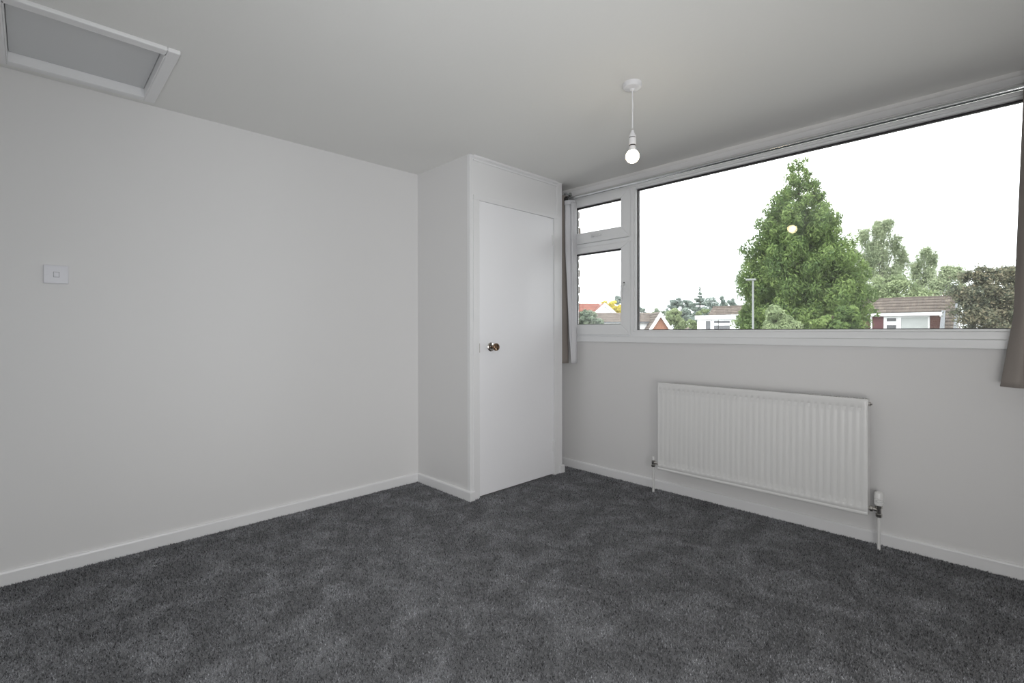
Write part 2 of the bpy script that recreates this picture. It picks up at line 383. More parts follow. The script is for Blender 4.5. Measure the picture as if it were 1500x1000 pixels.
# ------------------------------------------------------------------ curtain pole and curtains
PY, PZ = D-0.085, 2.203
cp = empty('curtain_pole', (2.05, PY, PZ), label='thin polished steel curtain pole running above the wide window', cat='curtain pole')
MB().tube([(0.560, PY, PZ), (3.62, PY, PZ)], 0.0125, 20).build('rod', M['pole'], cp, True)
for x, s in ((0.545, -1), (3.635, 1)):
    MB().lathe([(0, -0.016), (0.012, -0.016), (0.0175, -0.012), (0.019, 0.0), (0.019, 0.022), (0.016, 0.026), (0.0, 0.026)], (x, PY, PZ), (s, 0, 0), 20).build('finial', M['pole'], cp, True)
for x in (0.575, 3.45):
    bb = MB(); bb.lathe([(0, 0), (0.018, 0), (0.018, 0.004), (0.006, 0.007), (0.006, 0.060), (0, 0.060)], (x, D-0.016, PZ+0.055), (0, -1, 0), 16)
    bb.tube([(x, PY+0.012, PZ+0.055), (x, PY, PZ+0.050), (x, PY, PZ+0.010)], 0.006)
    bb.build('bracket', M['pole'], cp, True)

def drape(name, plan_fn, z0, z1, m, parent, nz=40, thick=0.003, **k):
    """a hanging cloth: plan_fn(h) -> xy polyline at height fraction h (0 bottom, 1 top)"""
    rows = []
    for i in range(nz+1):
        h = i/nz; rows.append(np.array([(x, y, z0+(z1-z0)*h) for x, y in plan_fn(h)]))
    n = len(rows[0]); V = np.concatenate(rows); Fc = []
    for i in range(nz):
        for j in range(n-1): Fc.append((i*n+j, i*n+j+1, (i+1)*n+j+1, (i+1)*n+j))
    me = np_mesh(name, V, np.array(Fc)); o = link(name, me, m, parent, True, **k)
    md = o.modifiers.new('cloth', 'SOLIDIFY'); md.thickness = thick; md.offset = 0
    return o
def smooth_line(P, n):
    P = np.array(P, float); t = np.linspace(0, len(P)-1, n); out = []
    for s in t:
        i = min(int(s), len(P)-2); f = s-i; p0 = P[max(i-1, 0)]; p1 = P[i]; p2 = P[i+1]; p3 = P[min(i+2, len(P)-1)]
        out.append(0.5*((2*p1)+(-p0+p2)*f+(2*p0-5*p1+4*p2-p3)*f*f+(-p0+3*p1-3*p2+p3)*f**3))
    return out
# left curtain, gathered between the closet and the window
lc = empty('curtain', (0.56, PY, PZ), label='taupe curtain with white lining bunched up between the closet and the window', cat='curtain')
def left_cloth(h):
    k = 1-h
    return smooth_line([(0.30, D-0.05), (0.33, D-0.12), (0.37, D-0.045), (0.41, D-0.13), (0.45, D-0.05), (0.49, D-0.135), (0.53, D-0.05), (0.565, D-0.13+0.01*k), (0.585, D-0.085), (0.575+0.01*k, D-0.055)], 90)
drape('cloth', left_cloth, 0.868, 2.235, M['cloth'], lc)
def left_lining(h):
    k = 1-h; g = max(0.0, 1-h/0.72)            # lower part narrows to a tip
    a = 0.596+0.066*g**1.15
    return smooth_line([(a-0.010, D-0.050), (a, D-0.105-0.004*math.sin(9*h)), (a+0.020*(1-0.6*g), D-0.122), ((a+0.675)/2, D-0.100-0.006*math.sin(5*h+1)), (0.668, D-0.112), (0.678+0.004*math.sin(7*h), D-0.085), (0.672, D-0.055)], 40)
drape('lining', left_lining, 0.872, 2.165, M['lining'], lc, label='white curtain lining')
def ring(x, m, parent, y=None):
    b = MB(); n, k = 24, 8; rs = []
    for i in range(n):
        a = 2*PI*i/n; c_ = Vector((x, PY+0.021*math.cos(a), PZ+0.021*math.sin(a))); d_ = Vector((0, math.cos(a), math.sin(a)))
        rs.append([b.b.verts.new(c_ + d_*0.004*math.cos(2*PI*j/k) + Vector((0.004*math.sin(2*PI*j/k), 0, 0))) for j in range(k)])
    for i in range(n):
        for j in range(k): b.b.faces.new((rs[i][j], rs[(i+1) % n][j], rs[(i+1) % n][(j+1) % k], rs[i][(j+1) % k]))
    return b.build('eyelet', m, parent, True)
for x in (0.588, 0.603): ring(x, M['dark'], lc)
def left_head(h):
    return smooth_line([(0.585, D-0.040), (0.600, D-0.120), (0.625, D-0.126), (0.650, D-0.112), (0.672, D-0.07)], 30)
drape('heading', left_head, 2.150, 2.182, M['lining'], lc, 6, label='white heading tape')
# right curtain
rc = empty('curtain', (3.36, PY, PZ), label='long taupe curtain hanging at the far right end of the window', cat='curtain')
def right_cloth(h):
    e = 3.178 - 0.030*(1-min(1, h/0.60)) if h > 0.10 else 3.148
    fl = max(0.0, 1-h/0.24)                    # lower hem flares out to the left
    e = 3.183 - 0.042*(1-h) - 0.012*fl
    return smooth_line([(e+0.035, D-0.03), (e+0.004, D-0.055), (e-0.022*fl, D-0.095), (e+0.035, D-0.145), (e+0.075, D-0.09), (e+0.105, D-0.035), (e+0.14, D-0.09), (e+0.175, D-0.15),
                        (e+0.215, D-0.09), (e+0.25, D-0.035), (e+0.29, D-0.10), (e+0.32, D-0.15), (e+0.36, D-0.08), (e+0.40, D-0.04)], 120)
drape('cloth', right_cloth, 0.880, 2.235, M['cloth'], rc)
for x in (3.205, 3.27, 3.34, 3.41, 3.48): ring(x, M['pole'], rc)

# ------------------------------------------------------------------ radiator
RX0, RX1, RZ0, RZ1, RY = 1.425, 2.617, 0.172, 0.775, D-0.120
rd = empty('radiator', ((RX0+RX1)/2, D-0.085, RZ0), label='white ribbed panel radiator fixed to the wall below the window', cat='radiator')
xs = {RX0, RX1}; gro = [1.443+i*0.03356 for i in range(35)]
for g in gro: xs |= {g-0.0115, g-0.0045, g+0.0045, g+0.0115}
xs |= {RX0+0.004, RX1-0.004}
xs = sorted(xs); zs = [RZ0, RZ0+0.004, RZ0+0.016, RZ0+0.0185, RZ0+0.021, 0.212, 0.220, 0.248, 0.697, 0.725, 0.733, RZ1-0.021, RZ1-0.0185, RZ1-0.016, RZ1-0.004, RZ1]
def gx(x):
    for g in gro:
        if abs(x-g) < 0.0060: return 1.0
    return 0.0
V = []; nz = len(zs)
for x in xs:
    for z in zs:
        d = gx(x)*{0.220: 0.0075, 0.248: 0.0011, 0.697: 0.0011, 0.725: 0.0075}.get(z, 0.0)
        if abs(z-(RZ0+0.0185)) < 1e-4: d = 0.003
        if x in (xs[0], xs[-1]) or z in (RZ0, RZ1): d = 0.004
        V.append((x, RY+d, z))
Fc = [(i*nz+j, (i+1)*nz+j, (i+1)*nz+j+1, i*nz+j+1) for i in range(len(xs)-1) for j in range(nz-1)]
link('front_panel', np_mesh('front_panel', np.array(V), np.array(Fc)), M['rad'], rd)
b = MB()   # back of the water panel
b.box(RX0, RX1, RY+0.004, RY+0.012, RZ0, RZ1); b.build('water_panel', M['rad'], rd)
MB().box(RX1-0.001, RX1+0.0015, RY+0.003, RY+0.066, RZ0+0.004, RZ1, 0.0005).build('side_cover', M['rad'], rd)
MB().box(RX0-0.0015, RX0+0.001, RY+0.003, RY+0.066, RZ0+0.004, RZ1, 0.0005).build('side_cover', M['rad'], rd)
b = MB()   # top grille of short bars
b.box(RX0, RX1, RY+0.0125, RY+0.016, RZ1-0.008, RZ1-0.0005); b.box(RX0, RX1, RY+0.062, RY+0.0655, RZ1-0.008, RZ1-0.0005)
n = 90
for i in range(n+1):
    x = RX0+0.004+(RX1-RX0-0.008)*i/n; b.box(x-0.0024, x+0.0024, RY+0.0125, RY+0.0655, RZ1-0.004, RZ1-0.0005)
b.build('top_grille', M['rad'], rd)
b = MB()   # convector fins behind the panel
for i in range(60):
    x = RX0+0.015+(RX1-RX0-0.03)*i/59; b.box(x-0.0005, x+0.0005, RY+0.013, RY+0.058, RZ0+0.05, RZ1-0.03)
b.build('convector_fins', M['radin'], rd)
for x in (1.60, 2.44): MB().box(x-0.02, x+0.02, RY+0.060, D-0.001, RZ0+0.03, RZ1-0.06, 0.002).build('wall_bracket', M['rad'], rd)
b = MB()
b.lathe([(0, 0), (0.0105, 0), (0.0105, 0.010), (0.006, 0.011), (0.006, 0.016), (0, 0.016)], (RX1, D-0.085, 0.748), (1, 0, 0), 16)
b.build('bleed_valve', M['chrome'], rd, True, label='small chrome bleed valve')
VY = D-0.083
# thermostatic valve at the right end
vx = 2.660
v = MB(); v.lathe([(0, 0), (0.012, 0), (0.012, 0.006), (0.015, 0.008), (0.015, 0.018), (0.009, 0.020), (0.009, 0.043), (0, 0.043)], (RX1, VY, 0.204), (1, 0, 0), 18)
v.lathe([(0, 0.168), (0.0125, 0.168), (0.015, 0.171), (0.015, 0.184), (0.0115, 0.187), (0.0115, 0.212), (0.016, 0.216), (0.016, 0.232), (0, 0.232)], (vx, VY, 0), (0, 0, 1), 18)
tv = v.build('thermostatic_valve', M['chrome'], rd, True, label='chrome valve body')
b = MB(); prof = [(0, 0.230), (0.019, 0.230), (0.021, 0.236)]
for i in range(4): prof += [(0.0215, 0.238+i*0.0075), (0.0195, 0.240+i*0.0075), (0.0195, 0.243+i*0.0075), (0.0215, 0.245+i*0.0075)]
prof += [(0.0205, 0.272), (0.019, 0.292), (0.016, 0.297), (0.011, 0.298), (0.010, 0.294), (0, 0.294)]
b.lathe(prof, (vx, VY, 0), (0, 0, 1), 28); b.build('valve_head', M['rad'], tv, True, label='white ribbed thermostatic head')
MB().tube([(vx, VY, -0.002), (vx, VY, 0.172)], 0.0078, 16).build('pipe', M['rad'], rd, True)
# lockshield valve at the left end
vx = 1.372
v = MB(); v.lathe([(0, 0), (0.011, 0), (0.011, 0.006), (0.0145, 0.008), (0.0145, 0.016), (0.009, 0.018), (0.009, 0.045), (0, 0.045)], (RX0, VY, 0.206), (-1, 0, 0), 18)
v.lathe([(0, 0.176), (0.0125, 0.176), (0.0145, 0.179), (0.0145, 0.190), (0.0115, 0.193), (0.0125, 0.206), (0.0115, 0.222), (0, 0.222)], (vx, VY, 0), (0, 0, 1), 18)
lv = v.build('lockshield_valve', M['chrome'], rd, True, label='small chrome lockshield valve')
MB().lathe([(0, 0.220), (0.0105, 0.220), (0.0105, 0.246), (0.009, 0.249), (0, 0.249)], (vx, VY, 0), (0, 0, 1), 18).build('valve_cap', M['rad'], lv, True, label='white plastic cap')
MB().tube([(vx, VY, -0.002), (vx, VY, 0.180)], 0.0078, 16).build('pipe', M['rad'], rd, True)

# ------------------------------------------------------------------ light switch
sw = empty('light_switch', (0, 0.157, 1.400), label='square white single light switch on the left wall', cat='light switch')
MB().box(0, 0.010, 0.114, 0.200, 1.357, 1.443, 0.003, 3).build('plate', M['plastic'], sw, True)
MB().box(0.004, 0.0105, 0.1475, 0.1685, 1.3865, 1.4115, 0.0003).build('rocker_surround', M['dark'], sw)
o = MB().box(0.006, 0.0135, 0.1485, 0.1675, 1.3878, 1.4105, 0.0015).build('rocker', M['plastic'], sw, True)
for z in (1.3700, 1.4290): pass
for y in (0.127, 0.187): MB().lathe([(0, 0), (0.0035, 0), (0.003, 0.0012), (0, 0.0012)], (0.0098, y, 1.400), (1, 0, 0), 12).build('screw_cap', M['plastic'], sw, True)

# ------------------------------------------------------------------ pendant light
LX, LY = 1.876, 2.124
pn = empty('pendant_light', (LX, LY, H), label='white ceiling pendant with a bare lit bulb on a short flex', cat='ceiling light')
MB().lathe([(0, 0), (0.044, 0), (0.044, -0.014), (0.041, -0.022), (0.030, -0.026), (0.012, -0.028), (0.009, -0.034), (0.005, -0.036), (0, -0.036)], (LX, LY, H), (0, 0, 1), 36).build('ceiling_rose', M['pendant'], pn, True)
MB().tube([(LX, LY, H-0.034), (LX+0.001, LY, H-0.10), (LX, LY, H-0.215)], 0.0034, 10).build('flex', M['pendant'], pn, True)
zb = 1.961
MB().lathe([(0, 0.126), (0.006, 0.126), (0.008, 0.117), (0.0155, 0.100), (0.017, 0.098), (0.017, 0.0925), (0, 0.0925)], (LX, LY, zb), (0, 0, 1), 24).build('lampholder_cap', M['pendant'], pn, True)
MB().lathe([(0, 0.0885), (0.0165, 0.0885), (0.0165, 0.0565), (0, 0.0565)], (LX, LY, zb), (0, 0, 1), 24).build('lampholder', M['pendant'], pn, True)
bl = MB(); prof = [(0.0135, 0.052), (0.0145, 0.046), (0.018, 0.034)]
bl.lathe([(0, 0.053), (0.0135, 0.053), (0.0145, 0.044), (0.0185, 0.033), (0.0205, 0.0265)], (LX, LY, zb), (0, 0, 1), 24); bl.build('bulb_collar', M['pendant'], pn, True)
prof = []
for i in range(17):
    a = -PI/2 + (PI/2+0.86)*i/16; prof.append((0.0315*math.cos(a), 0.0315*math.sin(a)+0.002))
MB().lathe([(max(r, 0) if i else 0, h) for i, (r, h) in enumerate(prof)], (LX, LY, zb), (0, 0, 1), 32).build('bulb', M['bulb'], pn, True, label='glowing round opal bulb')

for z in (0.0905, 0.0545): MB().lathe([(0, z-0.003), (0.0150, z-0.003), (0.0150, z+0.003), (0, z+0.003)], (LX, LY, zb), (0, 0, 1), 24).build('dark_seam', M['spacer'], pn, True)

# ------------------------------------------------------------------ carpet pile (real tufts in the part of the floor near enough to show them)
def carpet_pile():
    N = 520000
    x = rng.uniform(0.0, XR-0.016, N); y = rng.uniform(YB+0.3, D-0.012, N)
    # keep what can be seen, thin out with distance
    d = (x-CAM.x)*fw.x + (y-CAM.y)*fw.y; s = (x-CAM.x)*RT.x + (y-CAM.y)*RT.y
    keep = (d > 0.9) & (np.abs(s) < d*1.10+0.15) & (x > 0.014) & ~((x < A+0.0) & (y > B-0.014) & (y < CC+0.015))
    keep &= ~((x < A+0.016) & (y > B-0.016) & (y < 2.19)); keep &= ~((x < A+0.016) & (y > 3.07) & (y < CC+0.016))
    x, y = x[keep], y[keep]; n = len(x)
    th = rng.uniform(0, 2*PI, n); wd = rng.uniform(0.0016, 0.0034, n); hh = rng.uniform(0.004, 0.0105, n)
    la = rng.uniform(0, 2*PI, n); le = rng.uniform(0.0, 0.006, n)
    dx, dy = np.cos(th)*wd, np.sin(th)*wd
    V = np.empty((n, 3, 3)); V[:, 0] = np.stack([x-dx, y-dy, np.zeros(n)-0.001], 1); V[:, 1] = np.stack([x+dx, y+dy, np.zeros(n)-0.001], 1)
    V[:, 2] = np.stack([x+np.cos(la)*le, y+np.sin(la)*le, hh], 1)
    me = np_mesh('carpet_pile', V.reshape(-1, 3), np.arange(3*n).reshape(-1, 3))
    o = link('carpet_pile', me, M['pile'], bpy.data.objects['floor'], kind='stuff')
    return n
carpet_pile()

# ------------------------------------------------------------------ outdoors
GZ = -2.60
M['grass'] = mat('street_and_verges', (0.30, 0.30, 0.285), 0.9, noise=(0.6, 0.4))
M['white_ext'] = mat('white_exterior_cladding', (0.660, 0.672, 0.684), 0.5)
M['net'] = mat('net_curtain', (0.319, 0.340, 0.340), 0.8, noise=(3, 0.15))
M['winglass'] = mat('dark_window_glass', (0.103, 0.106, 0.114), 0.15)
M['redboard'] = mat('dark_red_cladding', (0.081, 0.024, 0.028), 0.6)
M['redtile'] = mat('red_hung_tiles', (0.110, 0.051, 0.044), 0.7, rnd=[(0.122, 0.062, 0.051), (0.099, 0.044, 0.041), (0.140, 0.074, 0.062)])
M['roof'] = mat('brown_concrete_tiles', (0.12, 0.10, 0.09), 0.8, rnd=[(0.082, 0.067, 0.058), (0.115, 0.095, 0.082), (0.095, 0.078, 0.068), (0.145, 0.122, 0.102), (0.075, 0.063, 0.057)])  # tile tones lightened and greyed, haze put into the colour
M['redroof'] = mat('salmon_red_tiles', (0.298, 0.124, 0.100), 0.8, rnd=[(0.219, 0.080, 0.059), (0.248, 0.100, 0.074), (0.189, 0.069, 0.055)])
M['brick'] = mat('orange_brick', (0.242, 0.115, 0.071), 0.8, rnd=[(0.247, 0.115, 0.071), (0.282, 0.146, 0.097), (0.212, 0.094, 0.058)])
M['wallbrick'] = mat('grey_brown_brick', (0.081, 0.066, 0.055), 0.9, noise=(60, 0.3), bump=(120, 0.5, 0.003))
M['mortar'] = mat('grey_mortar', (0.129, 0.125, 0.118), 0.9)
M['lead'] = mat('grey_lead_flashing', (0.110, 0.122, 0.136), 0.6)
M['steel'] = mat('galvanised_grey_steel', (0.184, 0.195, 0.198), 0.5, metal=0.2)
M['bark'] = mat('brown_bark', (0.037, 0.028, 0.020), 0.9, noise=(8, 0.3))
M['birchbark'] = mat('pale_birch_bark', (0.147, 0.140, 0.129), 0.9, noise=(6, 0.3))
def leafmat(name, cols):
    """leaf colour from each spray's own tint, held in the mesh"""
    m = bpy.data.materials.new(name); m.use_nodes = True; n = m.node_tree.nodes; l = m.node_tree.links; b = n['Principled BSDF']
    b.inputs['Roughness'].default_value = 0.7; b.inputs['Specular IOR Level'].default_value = 0.15
    a = n.new('ShaderNodeAttribute'); a.attribute_name = 'tint'; r = n.new('ShaderNodeValToRGB'); k = len(cols)
    r.color_ramp.elements[0].color = (*cols[0], 1); r.color_ramp.elements[-1].color = (*cols[-1], 1)
    for i in range(1, k-1): e = r.color_ramp.elements.new(i/(k-1)); e.color = (*cols[i], 1)
    l.new(a.outputs['Fac'], r.inputs[0]); l.new(r.outputs[0], b.inputs['Base Color'])
    tr = n.new('ShaderNodeBsdfTranslucent'); ms = n.new('ShaderNodeMixShader'); ms.inputs[0].default_value = 0.35
    l.new(r.outputs[0], tr.inputs['Color']); l.new(b.outputs[0], ms.inputs[1]); l.new(tr.outputs[0], ms.inputs[2]); l.new(ms.outputs[0], n['Material Output'].inputs[0])
    return m
M['conifer'] = leafmat('cypress_foliage', [(0.050, 0.082, 0.038), (0.084, 0.134, 0.047), (0.139, 0.204, 0.065), (0.208, 0.278, 0.100)])  # this and the leaf colours below are paled to carry haze
M['birch'] = leafmat('birch_foliage', [(0.187, 0.238, 0.150), (0.250, 0.306, 0.187), (0.325, 0.369, 0.238)])
M['green'] = leafmat('bright_green_foliage', [(0.154, 0.203, 0.113), (0.219, 0.277, 0.149), (0.287, 0.341, 0.193)])
M['copper'] = leafmat('brownish_green_foliage', [(0.057, 0.070, 0.057), (0.097, 0.112, 0.078), (0.154, 0.158, 0.104), (0.209, 0.182, 0.125)])
M['farconifer'] = leafmat('hazed_distant_foliage', [(0.175, 0.219, 0.207), (0.226, 0.275, 0.250), (0.275, 0.325, 0.282)])  # distance haze put into the leaf colour
M['yellow'] = leafmat('golden_yellow_foliage', [(0.497, 0.410, 0.059), (0.583, 0.497, 0.067), (0.630, 0.571, 0.133)])
M['greygreen'] = leafmat('grey_green_foliage', [(0.165, 0.213, 0.165), (0.224, 0.277, 0.213), (0.283, 0.323, 0.224)])

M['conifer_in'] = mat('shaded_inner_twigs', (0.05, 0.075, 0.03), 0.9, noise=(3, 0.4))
gb = MB(); gb.box(-160, 110, 3.6, 260, GZ-0.2, GZ); gb.build('ground', M['grass'], kind='structure')
# our own house front below and the brick wing wall seen past the left panes
oh = empty('wall_outside', (0.30, D+T, 0), kind='structure')
MB().box(-0.10, 0.385, D+T+0.005, D+T+0.215, GZ, 2.9).build('mortar_core', M['mortar'], oh)
bme = None; k = 0
for i in range(20):
    z = 1.02+i*0.075
    for j, (y0, y1) in enumerate(((0.005, 0.105), (0.115, 0.220)) if i % 2 else ((0.005, 0.220),)):
        xo = 0.402 + random.uniform(-0.008, 0.012)
        bb = MB(); bb.box(xo-0.10, xo, D+T+y0, D+T+y1, z, z+0.063, 0.006, 1)
        bb.build('brick', M['wallbrick'], oh)
gw = MB(); gw.box(-2, 5.5, D+T, D+T+0.02, GZ, WZ0-0.05); gw.build('wall_outside_lower', M['wallbrick'], kind='structure')

E1, E2 = Vector((RT.x, RT.y, 0)).normalized(), Vector((fw.x, fw.y, 0)).normalized()
def loc(u, d): p = at(u, 486, d); return Vector((p.x, p.y, 0))
def frame_m(u, d):
    """local frame: x to the right along the facade, y away from the room"""
    o = loc(u, d); return Matrix(((E1.x, E2.x, 0, o.x), (E1.y, E2.y, 0, o.y), (0, 0, 1, 0), (0, 0, 0, 1)))
def px(d): return d/F_PX
def zpx(v, d): return CAM.z + (486.0-v)*d/F_PX
def tile_slope(name, P0, R, U, nx, ny, m, parent, th=0.05, clip=None):
    """overlapping tiles on a slope: P0 the lower left corner, R the full width vector, U the full upslope vector"""
    P0, R, U = map(np.array, (P0, R, U)); nrm = np.cross(R, U); nrm = nrm/np.linalg.norm(nrm); V = []; Fc = []
    for j in range(ny):
        for i in range(nx):
            a, b_ = (i+0.03)/nx, (i+0.97)/nx; c_, d_ = j/ny, min(1.0, (j+1.12)/ny)
            if clip and not clip((a+b_)/2, (c_+d_)/2): continue
            h1 = th*random.uniform(0.75, 1.2)
            q = [P0+R*a+U*c_+nrm*h1, P0+R*b_+U*c_+nrm*h1, P0+R*b_+U*d_+nrm*0.012, P0+R*a+U*d_+nrm*0.012, P0+R*a+U*c_, P0+R*b_+U*c_]
            k = len(V); V += q; Fc += [(k, k+1, k+2, k+3), (k+4, k+5, k+1, k), (k+4, k, k+3, k+3), (k+5, k+2, k+1, k+1)]
    Fc = [f for f in Fc if len(set(f)) == 4]
    return link(name, np_mesh(name, np.array(V), np.array(Fc)), m, parent, kind='stuff')
def lbox(name, fm, x0, x1, y0, y1, z0, z1, m, parent, **k): return MB().box(x0, x1, y0, y1, z0, z1, M=fm).build(name, m, parent, **k)

def XY(u, Y):
    r = at(u, 486, 1.0)-CAM; return CAM.x + r.x*(Y-CAM.y)/r.y
def ZY(u, v, Y):
    r = at(u, v, 1.0)-CAM; return CAM.z + r.z*(Y-CAM.y)/r.y
EX, EY = Vector((1, 0, 0)), Vector((0, 1, 0))
# the row across the street, its fronts parallel to our window wall
HY = 44.0
fm = Matrix.Translation((0, HY, 0)); P = lambda x, y, z: Vector((x, HY+y, z))
X = lambda u: XY(u, HY)
def window(root, ua, ub, va, vb, m=None, fr=0.06):
    f = MB(); uc = (ua+ub)/2; xa, xb, za, zb_ = X(ua), X(ub), ZY(uc, vb, HY), ZY(uc, va, HY); y0 = -0.05
    for bx in ((xa-fr, xa, za-fr, zb_+fr), (xb, xb+fr, za-fr, zb_+fr), (xa, xb, za-fr, za), (xa, xb, zb_, zb_+fr)): f.box(bx[0], bx[1], y0, 0.06, bx[2], bx[3], M=fm)
    f = f.build('window', M['white_ext'], root)
    MB().box(xa, xb, -0.02, 0.045, za, zb_, M=fm).build('pane', m or M['winglass'], f)
# white house with a long dormer
h1 = empty('house', (X(1070), HY, GZ), label='white clad house with brown tiled roof left of the tall cypress', cat='house')
Z = lambda v: ZY(1070, v, HY)
x0, x1 = X(1021), X(1176)
lbox('wall', fm, x0, x1, 0.05, 6, GZ, Z(467), M['white_ext'], h1)
lbox('fascia_board', fm, x0-0.12, x1, -0.16, 6.1, Z(467), Z(461.3), M['white_ext'], h1)
lbox('gutter', fm, x0-0.12, x1, -0.24, -0.14, Z(461.9), Z(460.9), M['white_ext'], h1)
rb = 1.05; rl_ = X(1037.5); ez = Z(461)+0.02; rz = ZY(1070, 448.4, HY+rb)
a0 = P(rl_, 0, ez)
tile_slope('roof_tiles', a0, EX*(x1-rl_), P(0, rb, rz)-P(0, 0, ez), 34, 5, M['roof'], h1)
MB().poly([P(rl_+.02, 0, ez-.02), P(rl_+.02, rb, rz-.02), P(rl_+.02, 2*rb, ez-.02)], EX*(x1-rl_-0.04)).build('roof_deck', M['lead'], h1)
lbox('ridge', fm, rl_, x1, rb-0.10, rb+0.10, rz-0.03, rz+0.05, M['roof'], h1)
for ua, ub, va, vb in ((1034, 1041, 470, 484), (1046, 1052, 469.6, 473.2), (1053, 1069.5, 469.6, 473.2), (1046, 1052, 476.5, 486), (1053, 1069.5, 476.5, 486), (1089, 1097.5, 468.8, 486), (1104, 1116, 470, 475), (1104, 1116, 477.5, 486)):
    window(h1, ua, ub, va, vb)
# red and white house right of the cypress
h2 = empty('house', (X(1325), HY, GZ), label='dark red clad house with net curtained window and brown roof, right of the tall cypress', cat='house')
Z = lambda v: ZY(1325, v, HY)
xl, xr = X(1240), X(1379); rb = 1.0; ez = Z(457.6); rz = ZY(1325, 436.3, HY+rb); sl2 = (rz-ez)/rb
lbox('wall', fm, xl, xr, 0.05, 2.5, GZ, Z(462), M['redboard'], h2)
lbox('fascia_board', fm, xl, X(1380), -0.25, 0.3, Z(462.6), Z(458.2), M['white_ext'], h2)
lbox('fascia_end', fm, X(1377), X(1381), -0.30, 0.3, Z(464.4), Z(460), M['white_ext'], h2)
up = P(0, rb, rz)-P(0, 0, ez); e0 = P(xl, 0, ez)
tile_slope('roof_tiles', e0, EX*(X(1379)-xl), up, 34, 5, M['roof'], h2)
lo = P(X(1379), -1.3, ez-1.3*sl2); hi = P(X(1379), rb, rz); w_ = EX*(X(1398.6)-X(1379))
tile_slope('roof_tiles', lo, w_, hi-lo, 5, 11, M['roof'], h2)
MB().poly([e0, P(X(1379), 0, ez), P(X(1379), rb, rz), P(xl, rb, rz)], (0, 0, -0.08)).build('roof_deck', M['lead'], h2)
MB().poly([lo, lo+w_, hi+w_, hi], (0, 0, -0.08)).build('roof_deck', M['lead'], h2)
lbox('ridge', fm, xl, X(1398.6)+0.1, rb-0.08, rb+0.10, rz-0.03, rz+0.06, M['roof'], h2)
MB().poly([lo+w_, lo+w_+EX*0.14, hi+w_+EX*0.14, hi+w_], (0, 0, 0.12)).build('verge_flashing', M['lead'], h2)
MB().poly([P(X(1379), 0, ez), P(X(1379)+0.2, 0, ez), P(X(1379)+0.25, -1.3, ez-1.3*sl2), P(X(1379), -1.3, ez-1.3*sl2)], (0, 0, 0.09)).build('cheek_flashing', M['lead'], h2)
MB().poly([P(xl, rb, rz-.02), P(xl, rb+4, rz-2.5), P(xl, rb+4, GZ), P(xl, rb, GZ)], EX*(X(1398)-xl)).build('rear_block', M['redboard'], h2)
lbox('flue_pipe', fm, X(1400), X(1404), 0.3, 0.5, Z(484), Z(451), M['white_ext'], h2)
lbox('white_post', fm, X(1275), X(1277.6), -0.04, 0.06, GZ+1, Z(463), M['white_ext'], h2)
for i in range(12):
    z = Z(463)-0.13*(i+1); lbox('cladding_board', fm, X(1278), X(1294), 0.0, 0.055, z, z+0.115, M['redboard'], h2)
tile_slope('hung_tiles', P(xl, 0.05, Z(487)), EX*(X(1274.5)-xl), Vector((0, 0, Z(463)-Z(487))), 10, 8, M['redtile'], h2, 0.03)
tile_slope('hung_tiles', P(X(1362.3), 0.05, Z(487)), EX*(X(1378.5)-X(1362.3)), Vector((0, 0, Z(463)-Z(487))), 6, 8, M['redtile'], h2, 0.03)
lbox('window_surround', fm, X(1294.5), X(1362), 0.0, 0.05, GZ+1.5, Z(463), M['white_ext'], h2)
window(h2, 1299, 1313, 465.8, 470.5, None, 0.04); window(h2, 1299, 1313, 476, 486, None, 0.04); window(h2, 1320, 1359.5, 464.5, 486, M['net'], 0.04)

def gabled(root, Y, u_l, u_apex, v_apex, v_eave, u_gr, v_base, roofm, gablem, wallm, back, nx=26, proj=1.2):
    """main roof running left from the apex and a cross gable facing the room"""
    d = Y; s = px(d); fm = frame_m(u_apex, d); P = lambda x, y, z: fm @ Vector((x, y, z))
    za, zb_ = zpx(v_apex, d), zpx(v_base, d); hw = (u_gr-u_apex)*s
    db = proj+back; zr = zpx(v_apex-0.3, d+db); ze = zpx(v_eave, d+proj)
    xl = (u_l-u_apex)*s
    a = P(xl, proj, ze); r_ = P(0, proj, ze)-a; u_ = P(xl, db, zr)-a
    tile_slope('roof_tiles', a, r_, u_, nx, 8, roofm, root)
    MB().poly([a, a+r_, a+r_+u_, a+u_], (0, 0, -0.1)).build('roof_deck', M['lead'], root)
    b2 = P(0, db+back, ze); MB().poly([a+u_, a+u_+r_, b2, P(xl, db+back, ze)], (0, 0, -0.1)).build('rear_roof', roofm, root)
    MB().box(xl, 0, proj+0.25, db+back-0.25, GZ, ze-0.1, M=fm).build('wall', wallm, root)
    slope = (za-zb_)/hw; wx = min((za-GZ-2.2)/slope, hw*1.5); lz = za-slope*wx
    MB().poly([P(-wx, 0, lz), P(wx, 0, lz), P(0, 0, za-0.1)], E2*db).build('gable_wall', gablem, root)
    MB().box(-wx, wx, 0, db, GZ, lz, M=fm).build('lower_wall', wallm, root)
    bw = 0.36
    for sg in (-1, 1):
        MB().poly([P(0, -0.22, za+0.12), P(sg*(wx+0.25), -0.22, lz-0.25*slope+0.12), P(sg*(wx+0.25), -0.22, lz-0.25*slope-bw), P(0, -0.22, za-bw)], E2*0.10).build('bargeboard', M['white_ext'], root)
        st = P(sg*(wx+0.2), -0.12, lz-0.2*slope+0.10); top = P(0, -0.12, za+0.10)
        if sg < 0: tile_slope('roof_tiles', st+E2*db, -E2*db, top-st, 8, 10, roofm, root)
        else: tile_slope('roof_tiles', st, E2*db, top-st, 8, 10, roofm, root)
h3 = empty('house', tuple(loc(967, 46)+Vector((0, 0, GZ))), label='house with orange brick gable edged by white bargeboards, seen low in the window', cat='house')
